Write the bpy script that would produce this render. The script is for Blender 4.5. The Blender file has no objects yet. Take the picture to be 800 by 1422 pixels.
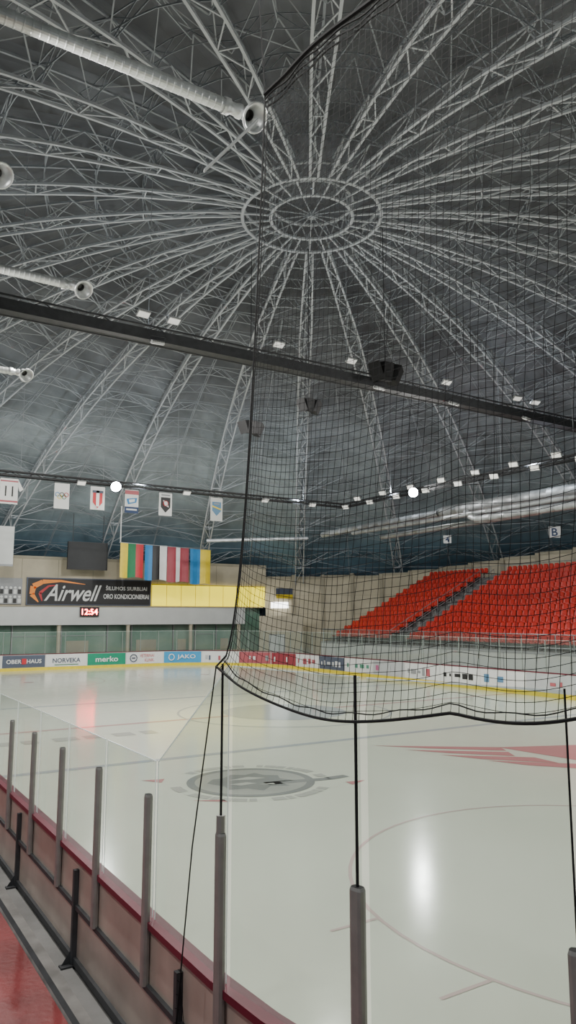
import bpy, math, random
from mathutils import Vector, Matrix
random.seed(4)
pi=math.pi
scene=bpy.context.scene
COL=scene.collection
CAM=Vector((-16.88,-27.3,4.0))
DC=Vector((1.5,0,0))   # dome centre

# ---------------------------------------------------------------- materials
def mat(name,c,rough=.6,metal=0,emit=0,noise=0,scale=3,bump=0,bscale=20,spec=.5,c2=None):
    m=bpy.data.materials.new(name); m.use_nodes=True
    nt=m.node_tree; b=nt.nodes['Principled BSDF']
    b.inputs['Base Color'].default_value=(*c,1)
    b.inputs['Roughness'].default_value=rough
    b.inputs['Metallic'].default_value=metal
    b.inputs['Specular IOR Level'].default_value=spec
    if emit:
        b.inputs['Emission Color'].default_value=(*c,1); b.inputs['Emission Strength'].default_value=emit
    tc=nt.nodes.new('ShaderNodeTexCoord')
    if noise or c2:
        n=nt.nodes.new('ShaderNodeTexNoise'); n.inputs['Scale'].default_value=scale; n.inputs['Detail'].default_value=5
        nt.links.new(tc.outputs['Object'],n.inputs['Vector'])
        r=nt.nodes.new('ShaderNodeValToRGB')
        r.color_ramp.elements[0].position=.3; r.color_ramp.elements[1].position=.7
        a=c2 if c2 else tuple(max(0,x*(1-noise)) for x in c)
        r.color_ramp.elements[0].color=(*a,1); r.color_ramp.elements[1].color=(*[min(1,x*(1+noise*.5)) for x in c],1)
        nt.links.new(n.outputs['Fac'],r.inputs['Fac']); nt.links.new(r.outputs['Color'],b.inputs['Base Color'])
    if bump:
        n=nt.nodes.new('ShaderNodeTexNoise'); n.inputs['Scale'].default_value=bscale; n.inputs['Detail'].default_value=3
        nt.links.new(tc.outputs['Object'],n.inputs['Vector'])
        bp=nt.nodes.new('ShaderNodeBump'); bp.inputs['Strength'].default_value=bump; bp.inputs['Distance'].default_value=.02
        nt.links.new(n.outputs['Fac'],bp.inputs['Height']); nt.links.new(bp.outputs['Normal'],b.inputs['Normal'])
    return m
M={}
M['steel']=mat('painted_steel',(.50,.53,.56),.5,noise=.2,scale=.6)
M['steel2']=mat('thin_steel',(.34,.37,.40),.5,noise=.2,scale=.5)
M['dark']=mat('dark_steel',(.04,.042,.046),.6,noise=.3,scale=4)
M['black']=mat('black_rubber',(.010,.010,.011),.8,noise=.2)
M['cord']=mat('black_cord',(.008,.008,.009),.85,noise=.2)
M['galv']=mat('galvanised_sheet',(.66,.68,.68),.38,.65,noise=.18,scale=5,bump=.1,bscale=9)
M['galvd']=mat('dull_galvanised_sheet',(.46,.48,.49),.5,.6,noise=.25,scale=2,bump=.1,bscale=9)
M['galvdark']=mat('galvanised_shaded_inside',(.12,.12,.12),.5,.5,noise=.3)  # dark copy of the sheet, nozzle throat shade put into the colour
M['alu']=mat('anodised_post',(.32,.315,.30),.4,.4,noise=.15,scale=6)
M['white']=mat('white_board',(.75,.76,.74),.4,noise=.06,scale=1.5)
M['cream']=mat('cream_wall',(.57,.515,.39),.8,noise=.12,scale=.8,bump=.1)
M['cream2']=mat('cream_wall_dark',(.40,.365,.28),.8,noise=.15,scale=.8)
M['fascia']=mat('white_fascia',(.68,.70,.68),.6,noise=.06,scale=1)
M['tan']=mat('plywood_back',(.50,.42,.355),.3,noise=.25,scale=1.3,c2=(.34,.28,.24))
M['capred']=mat('dark_red_cap',(.15,.010,.03),.4,noise=.15)
M['yellow']=mat('yellow_kickplate',(.85,.68,.04),.5,noise=.08)
M['carpet']=mat('red_rubber_floor',(.23,.026,.028),.42,noise=.35,scale=1.1,bump=.25,bscale=14)
M['kerb']=mat('grey_kerb',(.25,.24,.23),.5,.2,noise=.4,scale=3)
M['concrete']=mat('concrete',(.22,.215,.21),.85,noise=.3,scale=1.5,bump=.2)
M['tier']=mat('grey_tier',(.16,.16,.16),.85,noise=.2,scale=2)
M['seat']=mat('red_plastic',(.56,.030,.018),.42,noise=.15,scale=3)
M['seatd']=mat('dark_underframe',(.06,.03,.03),.6,noise=.1)
M['rail']=mat('grey_rail',(.33,.35,.36),.4,.4,noise=.1)
M['teal']=mat('teal_glazing',(.09,.20,.15),.25,noise=.4,scale=.45,c2=(.27,.38,.31))
M['redp']=mat('red_print',(.60,.04,.05),.5,noise=.05)
M['redm']=mat('muted_red_print',(.48,.12,.14),.5,noise=.05)
M['redd']=mat('maroon_print',(.36,.05,.07),.5,noise=.05)
M['bluep']=mat('blue_print',(.03,.24,.55),.5,noise=.05)
M['mblue']=mat('muted_blue_print',(.12,.26,.42),.5,noise=.05)
M['sky']=mat('light_blue_print',(.05,.36,.68),.5,noise=.05)
M['navy']=mat('navy_print',(.02,.05,.14),.5,noise=.05)
M['slate']=mat('slate_print',(.09,.11,.16),.5,noise=.05)
M['green']=mat('green_print',(.01,.30,.17),.5,noise=.05)
M['greend']=mat('flag_green',(.02,.20,.08),.6,noise=.05)
M['yel']=mat('yellow_print',(.85,.65,.05),.5,noise=.05)
M['wht']=mat('white_print',(.82,.83,.82),.5,noise=.03)
M['grey']=mat('grey_print',(.33,.34,.35),.5,noise=.05)
M['lgrey']=mat('light_grey_print',(.55,.57,.58),.5,noise=.05)
M['blk']=mat('black_print',(.02,.02,.022),.5,noise=.05)
M['screenblk']=mat('screen_black',(.03,.032,.035),.6,noise=.1)
M['magenta']=mat('magenta_print',(.5,.14,.28),.5,noise=.05)
M['mgreen']=mat('muted_green_print',(.10,.32,.22),.5,noise=.05)
M['orange']=mat('orange_print',(.95,.30,.04),.5,noise=.05,emit=.1)
M['lens']=mat('lamp_lens',(1,.99,.95),.3,emit=.45)
M['bright']=mat('bright_lens',(1,.99,.97),.3,emit=420)
M['led']=mat('red_led',(1,.02,.02),.3,emit=60)
M['ylight']=mat('backlit_yellow',(1.0,.83,.03),.5,emit=1.2)
M['wglare']=mat('glare_white',(1,1,.98),.5,emit=5)
M['housing']=mat('lamp_housing',(.55,.56,.56),.4,.2,noise=.1)
def icemat(name,c,v=.05,rough=.13):
    m=mat(name,c,rough,noise=v,scale=.25,spec=.5)
    nt=m.node_tree;b=nt.nodes['Principled BSDF']
    tc=nt.nodes['Texture Coordinate']
    n=nt.nodes.new('ShaderNodeTexNoise');n.inputs['Scale'].default_value=3.0;n.inputs['Detail'].default_value=6
    nt.links.new(tc.outputs['Object'],n.inputs['Vector'])
    mr=nt.nodes.new('ShaderNodeMapRange');mr.inputs['To Min'].default_value=rough*.8;mr.inputs['To Max'].default_value=rough*1.5
    nt.links.new(n.outputs['Fac'],mr.inputs['Value']);nt.links.new(mr.outputs['Result'],b.inputs['Roughness'])
    return m
M['ice']=icemat('ice',(.73,.76,.645))
M['iblue']=icemat('ice_blue_paint',(.44,.48,.50))
M['ired']=icemat('ice_red_paint',(.60,.40,.38))
M['iredb']=icemat('ice_strong_red_paint',(.58,.25,.26))
M['ipink']=icemat('ice_pale_red_paint',(.65,.52,.49))
M['igrey']=icemat('ice_grey_paint',(.29,.30,.29),v=.4)
M['igrey2']=icemat('ice_pale_grey_paint',(.50,.51,.46))
M['igrey3']=icemat('ice_washed_grey_paint',(.45,.46,.42),v=.3)
def glassmat(name,tint,haze=.07):
    m=bpy.data.materials.new(name);m.use_nodes=True;nt=m.node_tree
    nt.nodes.remove(nt.nodes['Principled BSDF']);out=nt.nodes['Material Output']
    t=nt.nodes.new('ShaderNodeBsdfTransparent');t.inputs['Color'].default_value=(*tint,1)
    g=nt.nodes.new('ShaderNodeBsdfGlossy');g.inputs['Roughness'].default_value=.05
    d=nt.nodes.new('ShaderNodeBsdfDiffuse');d.inputs['Color'].default_value=(.50,.57,.53,1)
    f=nt.nodes.new('ShaderNodeLayerWeight');f.inputs['Blend'].default_value=.5
    pw=nt.nodes.new('ShaderNodeMath');pw.operation='POWER';pw.inputs[1].default_value=4
    ml=nt.nodes.new('ShaderNodeMath');ml.operation='MULTIPLY_ADD';ml.inputs[1].default_value=.3;ml.inputs[2].default_value=.04
    nt.links.new(f.outputs['Facing'],pw.inputs[0]);nt.links.new(pw.outputs[0],ml.inputs[0])
    a=nt.nodes.new('ShaderNodeMixShader');b=nt.nodes.new('ShaderNodeMixShader')
    nz=nt.nodes.new('ShaderNodeTexNoise');nz.inputs['Scale'].default_value=2.5
    mr=nt.nodes.new('ShaderNodeMapRange');mr.inputs['To Min'].default_value=haze*.5;mr.inputs['To Max'].default_value=haze*1.5
    nt.links.new(nz.outputs['Fac'],mr.inputs['Value'])
    nt.links.new(ml.outputs[0],a.inputs['Fac']);nt.links.new(t.outputs[0],a.inputs[1]);nt.links.new(g.outputs[0],a.inputs[2])
    nt.links.new(mr.outputs[0],b.inputs['Fac']);nt.links.new(a.outputs[0],b.inputs[1]);nt.links.new(d.outputs[0],b.inputs[2])
    nt.links.new(b.outputs[0],out.inputs['Surface'])
    return m
M['glass']=glassmat('rink_glass',(.82,.87,.84),.09)
M['edge']=mat('glass_edge_glint',(.80,.90,.85),.3,noise=.1,emit=.18)  # emission paints a bright glint along the edges
def skinmat():
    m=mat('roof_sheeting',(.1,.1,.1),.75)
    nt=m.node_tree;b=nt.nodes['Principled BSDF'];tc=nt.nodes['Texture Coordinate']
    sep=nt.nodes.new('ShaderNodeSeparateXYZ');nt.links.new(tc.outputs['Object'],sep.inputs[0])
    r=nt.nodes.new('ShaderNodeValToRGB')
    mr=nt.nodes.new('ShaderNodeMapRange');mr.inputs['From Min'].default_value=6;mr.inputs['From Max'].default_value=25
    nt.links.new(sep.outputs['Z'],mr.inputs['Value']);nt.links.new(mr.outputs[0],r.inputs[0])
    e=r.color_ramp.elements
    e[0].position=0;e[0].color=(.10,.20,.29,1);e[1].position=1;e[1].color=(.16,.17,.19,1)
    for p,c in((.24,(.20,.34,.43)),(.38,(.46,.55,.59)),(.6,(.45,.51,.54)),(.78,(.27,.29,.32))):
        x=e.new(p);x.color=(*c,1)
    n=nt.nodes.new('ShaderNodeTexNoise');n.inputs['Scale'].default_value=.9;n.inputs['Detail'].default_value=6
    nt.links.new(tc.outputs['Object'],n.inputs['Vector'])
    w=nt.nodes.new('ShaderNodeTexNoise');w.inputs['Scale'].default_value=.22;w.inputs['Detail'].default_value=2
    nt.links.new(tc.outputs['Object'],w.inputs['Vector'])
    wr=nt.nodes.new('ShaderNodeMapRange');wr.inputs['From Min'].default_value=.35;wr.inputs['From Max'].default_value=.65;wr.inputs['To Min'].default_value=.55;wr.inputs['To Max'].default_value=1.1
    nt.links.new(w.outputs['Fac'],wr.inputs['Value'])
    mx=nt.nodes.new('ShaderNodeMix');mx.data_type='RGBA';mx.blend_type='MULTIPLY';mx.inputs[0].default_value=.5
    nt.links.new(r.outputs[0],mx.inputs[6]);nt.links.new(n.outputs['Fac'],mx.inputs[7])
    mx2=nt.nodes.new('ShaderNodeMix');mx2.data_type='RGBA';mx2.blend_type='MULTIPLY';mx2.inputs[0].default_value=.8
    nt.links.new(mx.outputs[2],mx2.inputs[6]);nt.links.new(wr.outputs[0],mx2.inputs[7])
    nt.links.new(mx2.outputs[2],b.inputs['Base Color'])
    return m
M['skin']=skinmat()

# ---------------------------------------------------------------- mesh builder
class MB:
    def __init__(s): s.v=[];s.f=[];s.mi=[];s.mats=[]
    def m(s,k):
        if k not in s.mats: s.mats.append(k)
        return s.mats.index(k)
    def face(s,pts,k):
        i=len(s.v); s.v+= [Vector(p) for p in pts]; s.f.append(tuple(range(i,i+len(pts)))); s.mi.append(s.m(k))
    def box(s,a,b,k,R=None,o=None):
        x0,y0,z0=a;x1,y1,z1=b
        P=[(x0,y0,z0),(x1,y0,z0),(x1,y1,z0),(x0,y1,z0),(x0,y0,z1),(x1,y0,z1),(x1,y1,z1),(x0,y1,z1)]
        P=[Vector(p) for p in P]
        if R: P=[R@p for p in P]
        if o: P=[p+Vector(o) for p in P]
        i=len(s.v);s.v+=P
        for q in((0,3,2,1),(4,5,6,7),(0,1,5,4),(1,2,6,5),(2,3,7,6),(3,0,4,7)):
            s.f.append(tuple(i+j for j in q));s.mi.append(s.m(k))
    def tube(s,pts,r,k,n=4,cap=True,closed=False):
        pts=[Vector(p) for p in pts]; i0=len(s.v); L=len(pts); mi=s.m(k)
        for j,p in enumerate(pts):
            if closed: d=pts[(j+1)%L]-pts[j-1]
            else: d=pts[min(j+1,L-1)]-pts[max(j-1,0)]
            if d.length<1e-9:d=Vector((0,0,1))
            d.normalize()
            up=Vector((0,0,1)) if abs(d.z)<.95 else Vector((1,0,0))
            a=d.cross(up).normalized();b=a.cross(d)
            rr=r[j] if isinstance(r,(list,tuple)) else r
            for q in range(n):
                t=2*pi*(q+.5)/n
                s.v.append(p+a*(rr*math.cos(t))+b*(rr*math.sin(t)))
        for j in range(L if closed else L-1):
            j2=(j+1)%L
            for q in range(n):
                q2=(q+1)%n
                s.f.append((i0+j*n+q,i0+j*n+q2,i0+j2*n+q2,i0+j2*n+q));s.mi.append(mi)
        if cap and not closed:
            s.f.append(tuple(i0+q for q in range(n))[::-1]);s.mi.append(mi)
            s.f.append(tuple(i0+(L-1)*n+q for q in range(n)));s.mi.append(mi)
    def rev(s,p,d,prof,k,n=20):
        p=Vector(p);d=Vector(d).normalized()
        up=Vector((0,0,1)) if abs(d.z)<.95 else Vector((1,0,0))
        a=d.cross(up).normalized();b=a.cross(d);i0=len(s.v);mi=s.m(k)
        for (h,r) in prof:
            for q in range(n):
                t=2*pi*q/n; s.v.append(p+d*h+a*(r*math.cos(t))+b*(r*math.sin(t)))
        for j in range(len(prof)-1):
            for q in range(n):
                q2=(q+1)%n
                s.f.append((i0+j*n+q,i0+j*n+q2,i0+(j+1)*n+q2,i0+(j+1)*n+q));s.mi.append(mi)
    def build(s,name,parent=None,loc=(0,0,0),smooth=False):
        loc=Vector(loc)
        me=bpy.data.meshes.new(name)
        off=parent_loc(parent) if parent else loc
        me.from_pydata([tuple(v-off) for v in s.v],[],s.f)
        for k in s.mats: me.materials.append(M[k])
        me.polygons.foreach_set('material_index',s.mi)
        if smooth: me.polygons.foreach_set('use_smooth',[True]*len(s.f))
        me.update()
        o=bpy.data.objects.new(name,me);COL.objects.link(o)
        if parent: o.parent=parent
        else: o.location=loc
        return o
def parent_loc(p):
    l=Vector((0,0,0))
    while p: l=l+p.location;p=p.parent
    return l
def top(o,label,cat,group=None,kind=None):
    o['label']=label;o['category']=cat
    if group:o['group']=group
    if kind:o['kind']=kind
    return o
def empty(name,loc,label,cat,group=None):
    o=bpy.data.objects.new(name,None);COL.objects.link(o);o.location=loc;o.empty_display_size=.2
    return top(o,label,cat,group)
def copy_tree(o,loc=None,rot=None):
    c=o.copy();COL.objects.link(c)
    if loc is not None:c.location=loc
    if rot is not None:c.rotation_euler=rot
    for ch in o.children:
        k=ch.copy();k.parent=c;COL.objects.link(k)
    return c
def struct(o): o['kind']='structure';return o

def text(s,parent,centre,right,up,width,height,k,name='lettering',shear=0,bold=.0,fit=True):
    cu=bpy.data.curves.new('t','FONT');cu.body=s;cu.align_x='CENTER';cu.align_y='CENTER';cu.shear=shear;cu.offset=bold
    cu.resolution_u=3
    ob=bpy.data.objects.new('t',cu);COL.objects.link(ob)
    dg=bpy.context.evaluated_depsgraph_get();dg.update()
    me=bpy.data.meshes.new_from_object(ob.evaluated_get(dg))
    bpy.data.objects.remove(ob)
    xs=[v.co.x for v in me.vertices];ys=[v.co.y for v in me.vertices]
    if not xs:return None
    cx=(min(xs)+max(xs))/2;cy=(min(ys)+max(ys))/2
    sx=width/(max(xs)-min(xs));sy=height/(max(ys)-min(ys))
    if not fit: sx=sy=min(sx,sy)
    right=Vector(right).normalized();up=Vector(up).normalized();centre=Vector(centre);off=parent_loc(parent)
    for v in me.vertices:
        v.co=centre+right*((v.co.x-cx)*sx)+up*((v.co.y-cy)*sy)-off
    me.materials.clear();me.materials.append(M[k])
    o=bpy.data.objects.new(name,me);COL.objects.link(o);o.parent=parent
    return o

# ---------------------------------------------------------------- rink perimeter
HW,HL,RC=14.0,30.0,8.5
QA=RC*pi/2
segs=[('l',(-HW+RC,HL),(1,0),2*(HW-RC)),('a',(HW-RC,HL-RC),pi/2,QA),
      ('l',(HW,HL-RC),(0,-1),2*(HL-RC)),('a',(HW-RC,-HL+RC),0,QA),
      ('l',(HW-RC,-HL),(-1,0),2*(HW-RC)),('a',(-HW+RC,-HL+RC),-pi/2,QA),
      ('l',(-HW,-HL+RC),(0,1),2*(HL-RC)),('a',(-HW+RC,HL-RC),pi,QA)]
TOT=sum(s[3] for s in segs)
def per(s,off=0,z=0):
    s=s%TOT
    for k,a,b,L in segs:
        if s<=L:
            if k=='l':
                n=Vector((-b[1],b[0]))
                return Vector((a[0]+b[0]*s+n.x*off,a[1]+b[1]*s+n.y*off,z))
            t=b-s/RC
            return Vector((a[0]+(RC+off)*math.cos(t),a[1]+(RC+off)*math.sin(t),z))
        s-=L
    return per(0,off,z)
def tang(s):
    d=per(s+.01)-per(s-.01);d.normalize();return d
SL=11+3*QA+43+11
def ring_s(a,b,step=.6):
    n=max(1,int(round((b-a)/step)));return [a+(b-a)*i/n for i in range(n+1)]
def strip(mb,ss,o1,z1,o2,z2,k):
    i0=len(mb.v);mi=mb.m(k)
    for s in ss: mb.v.append(per(s,o1,z1));mb.v.append(per(s,o2,z2))
    for j in range(len(ss)-1):
        mb.f.append((i0+2*j,i0+2*j+1,i0+2*j+3,i0+2*j+2));mb.mi.append(mi)

# ---------------------------------------------------------------- floor, ice
mb=MB();mb.face([(-55,-55,-.03),(60,-55,-.03),(60,60,-.03),(-55,60,-.03)],'concrete')
struct(mb.build('floor'))
ALL=ring_s(0,TOT,.7)
mb=MB();pts=[per(s,0,0) for s in ALL[:-1]];mb.face(pts[::-1],'ice')
ice=mb.build('ice_rink');top(ice,'pale glossy ice sheet with painted lines inside the boards','ice rink')
def poly_on_ice(name,polys,k,z=.004):
    mb=MB()
    for P in polys: mb.face([(p[0],p[1],z) for p in P],k)
    return mb.build(name,parent=ice)
def arc(cx,cy,r,w,a0,a1,n=64):
    out=[]
    for i in range(n):
        t0=a0+(a1-a0)*i/n;t1=a0+(a1-a0)*(i+1)/n
        out.append([(cx+r*math.cos(t0),cy+r*math.sin(t0)),(cx+(r+w)*math.cos(t0),cy+(r+w)*math.sin(t0)),
                    (cx+(r+w)*math.cos(t1),cy+(r+w)*math.sin(t1)),(cx+r*math.cos(t1),cy+r*math.sin(t1))])
    return out
def rect(x0,y0,x1,y1):return [(x0,y0),(x1,y0),(x1,y1),(x0,y1)]
for y in(-7.14,7.14): poly_on_ice('blue_line',[rect(-14,y-.15,14,y+.15)],'iblue')
poly_on_ice('centre_line',[rect(-14,-.15,14,.15)],'ired')
poly_on_ice('centre_circle',arc(0,0,4.4,.1,0,2*pi),'iblue',.006)
poly_on_ice('centre_emblem',[[(2.6*math.cos(2*pi*i/40),2.6*math.sin(2*pi*i/40)) for i in range(40)]],'iblue',.005)
for y in(-26,26):
    poly_on_ice('goal_line',[rect(-12.6,y-.03,12.6,y+.03)],'ired')
for cx in(-5.9,5.9):
    for cy in(-20,20):
        P=arc(cx,cy,4.45,.06,0,2*pi)
        for sx in(-1,1):
            for q in(-1.0,1.0):
                P.append(rect(cx+sx*4.4,cy+q-.03,cx+sx*5.15,cy+q+.03))
        poly_on_ice('faceoff_circle',P,'ipink')
        poly_on_ice('faceoff_spot',[[(cx+.3*math.cos(2*pi*i/24),cy+.3*math.sin(2*pi*i/24)) for i in range(24)]],'ired',.006)
ex,ey=-7.7,-10.9
def rotp(P,a,cx,cy):
    c,s=math.cos(a),math.sin(a);return [(cx+x*c-y*s,cy+x*s+y*c) for x,y in P]
A0=math.radians(-32)
# worn round emblem: washed grey disc, darker ring, solid figure with stick, faint lettering blocks round the rim
poly_on_ice('emblem_disc',[[(ex+1.45*math.cos(2*pi*i/48),ey+1.45*math.sin(2*pi*i/48)) for i in range(48)]],'igrey3',.005)
poly_on_ice('emblem_ring',arc(ex,ey,1.36,.20,0,2*pi),'igrey',.006)
P=[]
for i in range(40):
    a_=A0+2*pi*(i+.5)/40
    if abs(math.cos(a_-A0))>.93: continue
    if i%7==3: continue
    w_=.045+.02*((i*7)%3)
    P.append([(ex+1.72*math.cos(a_-w_),ey+1.72*math.sin(a_-w_)),(ex+1.98*math.cos(a_-w_),ey+1.98*math.sin(a_-w_)),(ex+1.98*math.cos(a_+w_),ey+1.98*math.sin(a_+w_)),(ex+1.72*math.cos(a_+w_),ey+1.72*math.sin(a_+w_))])
poly_on_ice('emblem_border',P,'igrey2',.006)
head=[(-1.05,-.25),(-.95,.2),(-.7,.35),(-.55,.75),(-.2,.72),(.05,.98),(.3,.72),(.65,.7),(.7,.35),(1.05,.1),(.7,-.05),(.95,-.45),(.5,-.5),(.35,-.95),(-.05,-.75),(-.45,-.9),(-.6,-.55)]
poly_on_ice('emblem_figure',[rotp(head,A0,ex,ey)],'igrey',.007)
poly_on_ice('emblem_figure_highlight',[rotp([(-.55,.1),(-.1,.5),(.35,.4),(.0,.2)],A0,ex,ey),rotp([(-.5,-.35),(-.1,-.1),(.15,-.2),(-.2,-.45)],A0,ex,ey),rotp([(.2,-.35),(.55,-.15),(.6,-.3)],A0,ex,ey)],'igrey2',.008)
poly_on_ice('emblem_stick',[rotp([(.3,-.1),(1.9,.45),(2.0,.22),(.45,-.4)],A0,ex,ey),rotp([(1.8,.45),(2.3,.75),(2.45,.55),(2.0,.22)],A0,ex,ey)],'igrey',.007)
poly_on_ice('emblem_accent',[rotp([(-2.7,.1),(-2.15,.28),(-2.15,-.15)],A0,ex,ey),rotp([(2.3,-.05),(2.8,.15),(2.45,-.35)],A0,ex,ey),rotp([(-1.2,-1.9),(-.4,-2.0),(-.5,-1.8)],A0,ex,ey)],'iredb',.006)
P=[]
ax,ay=1.2,-12.4
P.append(rotp([(-4.8,1.6),(-.9,1.3),(-.9,.7),(-3.2,1.1)],A0,ax,ay))
P.append(rotp([(-3.9,.85),(-.9,.5),(-.9,-.15),(-2.7,.3)],A0,ax,ay))
P.append(rotp([(-3.0,.05),(-.4,-.35),(0,-1.15),(-2.0,-.6)],A0,ax,ay))
P.append(rotp([(-1.9,-.8),(.6,-1.3),(1.2,-2.2),(-.9,-1.5)],A0,ax,ay))
P.append(rotp([(-1.0,1.3),(5.4,2.3),(5.4,-3.6),(2.1,-2.4),(.6,-.7)],A0,ax,ay))
poly_on_ice('red_arrow_marking',P,'iredb',.006)
P=[]
for i,(w) in enumerate((.7,.5,.8,.6,.7,.5)):
    P.append(rect(-12.2+i*1.0,-2.6,-12.2+i*1.0+w,-1.9))
poly_on_ice('faded_lettering_marking',P,'igrey2',.006)

# ---------------------------------------------------------------- boards
b=MB()
strip(b,ALL,0,0,0,1.16,'white')
strip(b,ALL,.09,0,.09,1.16,'tan')
boards=b.build('rink_boards');top(boards,'white hockey boards with adverts, dark red cap and yellow kickplate','rink boards')
mb=MB();strip(mb,ALL,-.03,1.16,-.03,1.21,'capred');strip(mb,ALL,-.03,1.21,.13,1.21,'capred');strip(mb,ALL,.13,1.21,.13,1.15,'capred');strip(mb,ALL,.13,1.15,-.03,1.16,'capred')
mb.build('cap_rail',parent=boards)
mb=MB();strip(mb,ALL,-.015,0,-.015,.22,'yellow');strip(mb,ALL,-.015,.22,0,.22,'yellow');mb.build('kickplate',parent=boards)
NEAR=ring_s(SL-9,SL+20,.6)
mb=MB()
strip(mb,NEAR,.09,.62,.13,.62,'tan');strip(mb,NEAR,.13,.62,.13,.67,'dark');strip(mb,NEAR,.13,.67,.09,.67,'dark')
strip(mb,NEAR,.13,.02,.13,.10,'dark');strip(mb,NEAR,.13,.10,.09,.10,'dark')
mb.build('back_frame_rail',parent=boards)
S0=SL+1.09
for k in range(-3,12,2):
    s=S0+1.48*(k+.5)
    mb=MB()
    t=tang(s);n=per(s,1)-per(s,0)
    R=Matrix((t,n,Vector((0,0,1)))).transposed()
    o=per(s,.09,0)
    mb.box((-.03,0,.0),(.03,.06,1.05),'dark',R,o)
    mb.box((-.05,.0,.0),(.05,.18,.02),'dark',R,o)
    mb.face([o+R@Vector((.02,.06,.16)),o+R@Vector((.02,.16,.02)),o+R@Vector((.02,.06,.02))],'dark')
    mb.build('frame_upright',parent=boards)
ads=[('slate',"OBER   HAUS",'wht'),('wht',"NORVEKA",'slate'),('green',"merko",'wht'),('wht',"VETERINARIJOS\nKLINIKA",'redp'),('sky',"JAKO",'wht'),
     ('wht',None,'lgrey'),('redm',None,'wht'),('redd',None,'wht'),('wht',None,'redm'),('slate',None,'wht'),('wht',None,'mgreen'),('lgrey',None,'magenta'),('wht',None,'grey'),('wht',None,'blk'),
     ('wht',None,'mblue'),('lgrey',None,'redm'),('wht',None,'blk'),('wht',None,'slate'),('wht',None,'blk')]
s=-.05
rnd=random.Random(3)
for i,(bg,t,fg) in enumerate(ads):
    L=3.12
    a,b_=s+.04,s+L-.04
    mb=MB();strip(mb,ring_s(a,b_,.5),-.02,.24,-.02,1.12,bg)
    p=mb.build('advertising_panel',parent=boards)
    sm=(a+b_)/2;d=tang(sm);inn=per(sm,-1)-per(sm,0)
    c=per(sm,-.05,.68)
    if (sm>11 and sm<11+QA): c=per(sm,-.13,.68)
    R=Matrix((d,-inn,Vector((0,0,1)))).transposed()
    if t:
        if 'VET' in t:
            text(t,p,c+d*.45,d,(0,0,1),1.75,.6,fg)
            mb=MB();mb.tube([c-d*.95+d*(.28*math.cos(q*pi/8))+Vector((0,0,.28*math.sin(q*pi/8))) for q in range(16)],.045,'slate',4,closed=True)
            mb.box((-.14,-.02,-.05),(.14,.0,.05),'slate',R,c-d*.95)
            mb.build('logo',parent=p)
        elif 'JAKO' in t:
            text(t,p,c+d*.3,d,(0,0,1),1.5,.42,fg,bold=.02)
            mb=MB();mb.tube([c-d*.9+d*(.22*math.cos(q*pi/8))+Vector((0,0,.24*math.sin(q*pi/8))) for q in range(16)],.05,'wht',4,closed=True);mb.build('logo',parent=p)
        elif 'OBER' in t:
            text(t,p,c,d,(0,0,1),2.5,.3,fg,bold=.02)
            mb=MB();mb.box((-.16,0,-.2),(.16,.02,.2),'redp',R,c);mb.build('logo',parent=p)
        else:
            text(t,p,c,d,(0,0,1),2.1 if t!='merko' else 1.8,.34 if t!='merko' else .42,fg,bold=.02)
            if t=='NORVEKA':
                mb=MB();mb.box((-.9,0,-.34),(.9,.02,-.29),'greend',R,c);mb.build('logo',parent=p)
    else:
        mb=MB()
        q=-1.25
        while q<1.1:
            w=rnd.uniform(.12,.5);h=rnd.uniform(.1,.26)
            if rnd.random()<.65: mb.box((q,0,-h),(min(q+w,1.3),.01,h*rnd.uniform(.4,1)),fg if rnd.random()<.75 else rnd.choice(['grey','redm','lgrey','slate']),R,c)
            q+=w+rnd.uniform(.08,.3)
        mb.build('printed_graphics',parent=p)
    s+=L

def gpost(s,z0,z1,w=.05,d=.035,k='alu',label='grey aluminium post holding the rink glass',grp='glass posts on the boards',off=.13):
    mb=MB();o=per(s,off,0);t=tang(s);n=(per(s,1)-per(s,0));
    N=10;i0=len(mb.v);mi=mb.m(k)
    prof=[(z0,1),(z1-.02,1),(z1,.85)]
    for z,f in prof:
        for q in range(N):
            a=2*pi*q/N;cx=math.copysign(abs(math.cos(a))**.6,math.cos(a));sy=math.copysign(abs(math.sin(a))**.6,math.sin(a))
            mb.v.append(o+t*(cx*w*f)+n*(sy*d*f)+Vector((0,0,z)))
    for j in range(2):
        for q in range(N):
            mb.f.append((i0+j*N+q,i0+j*N+(q+1)%N,i0+(j+1)*N+(q+1)%N,i0+(j+1)*N+q));mb.mi.append(mi)
    mb.f.append(tuple(i0+2*N+q for q in range(N)));mb.mi.append(mb.m('black'))
    mb.f.append(tuple(i0+q for q in range(N))[::-1]);mb.mi.append(mi)
    r=mb.build('glass_post',loc=o+Vector((0,0,z0)));return top(r,label,'post',grp)
def gpanel(s1,s2,z0,za,zb,off=.05,sides=True):
    mb=MB();a0=per(s1,off,z0);b0=per(s2,off,z0);a1=per(s1,off,za);b1=per(s2,off,zb)
    mb.face([a0,b0,b1,a1],'glass')
    e=.0065
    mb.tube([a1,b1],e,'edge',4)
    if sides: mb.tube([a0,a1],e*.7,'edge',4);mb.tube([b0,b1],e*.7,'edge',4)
    r=mb.build('rink_glass',loc=(a0+b0)/2);return top(r,'clear rink glass sheet standing on the boards','glass','rink glass sheets')
def SK(k): return S0+1.48*k+(.14 if k==-3 else 0)
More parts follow.
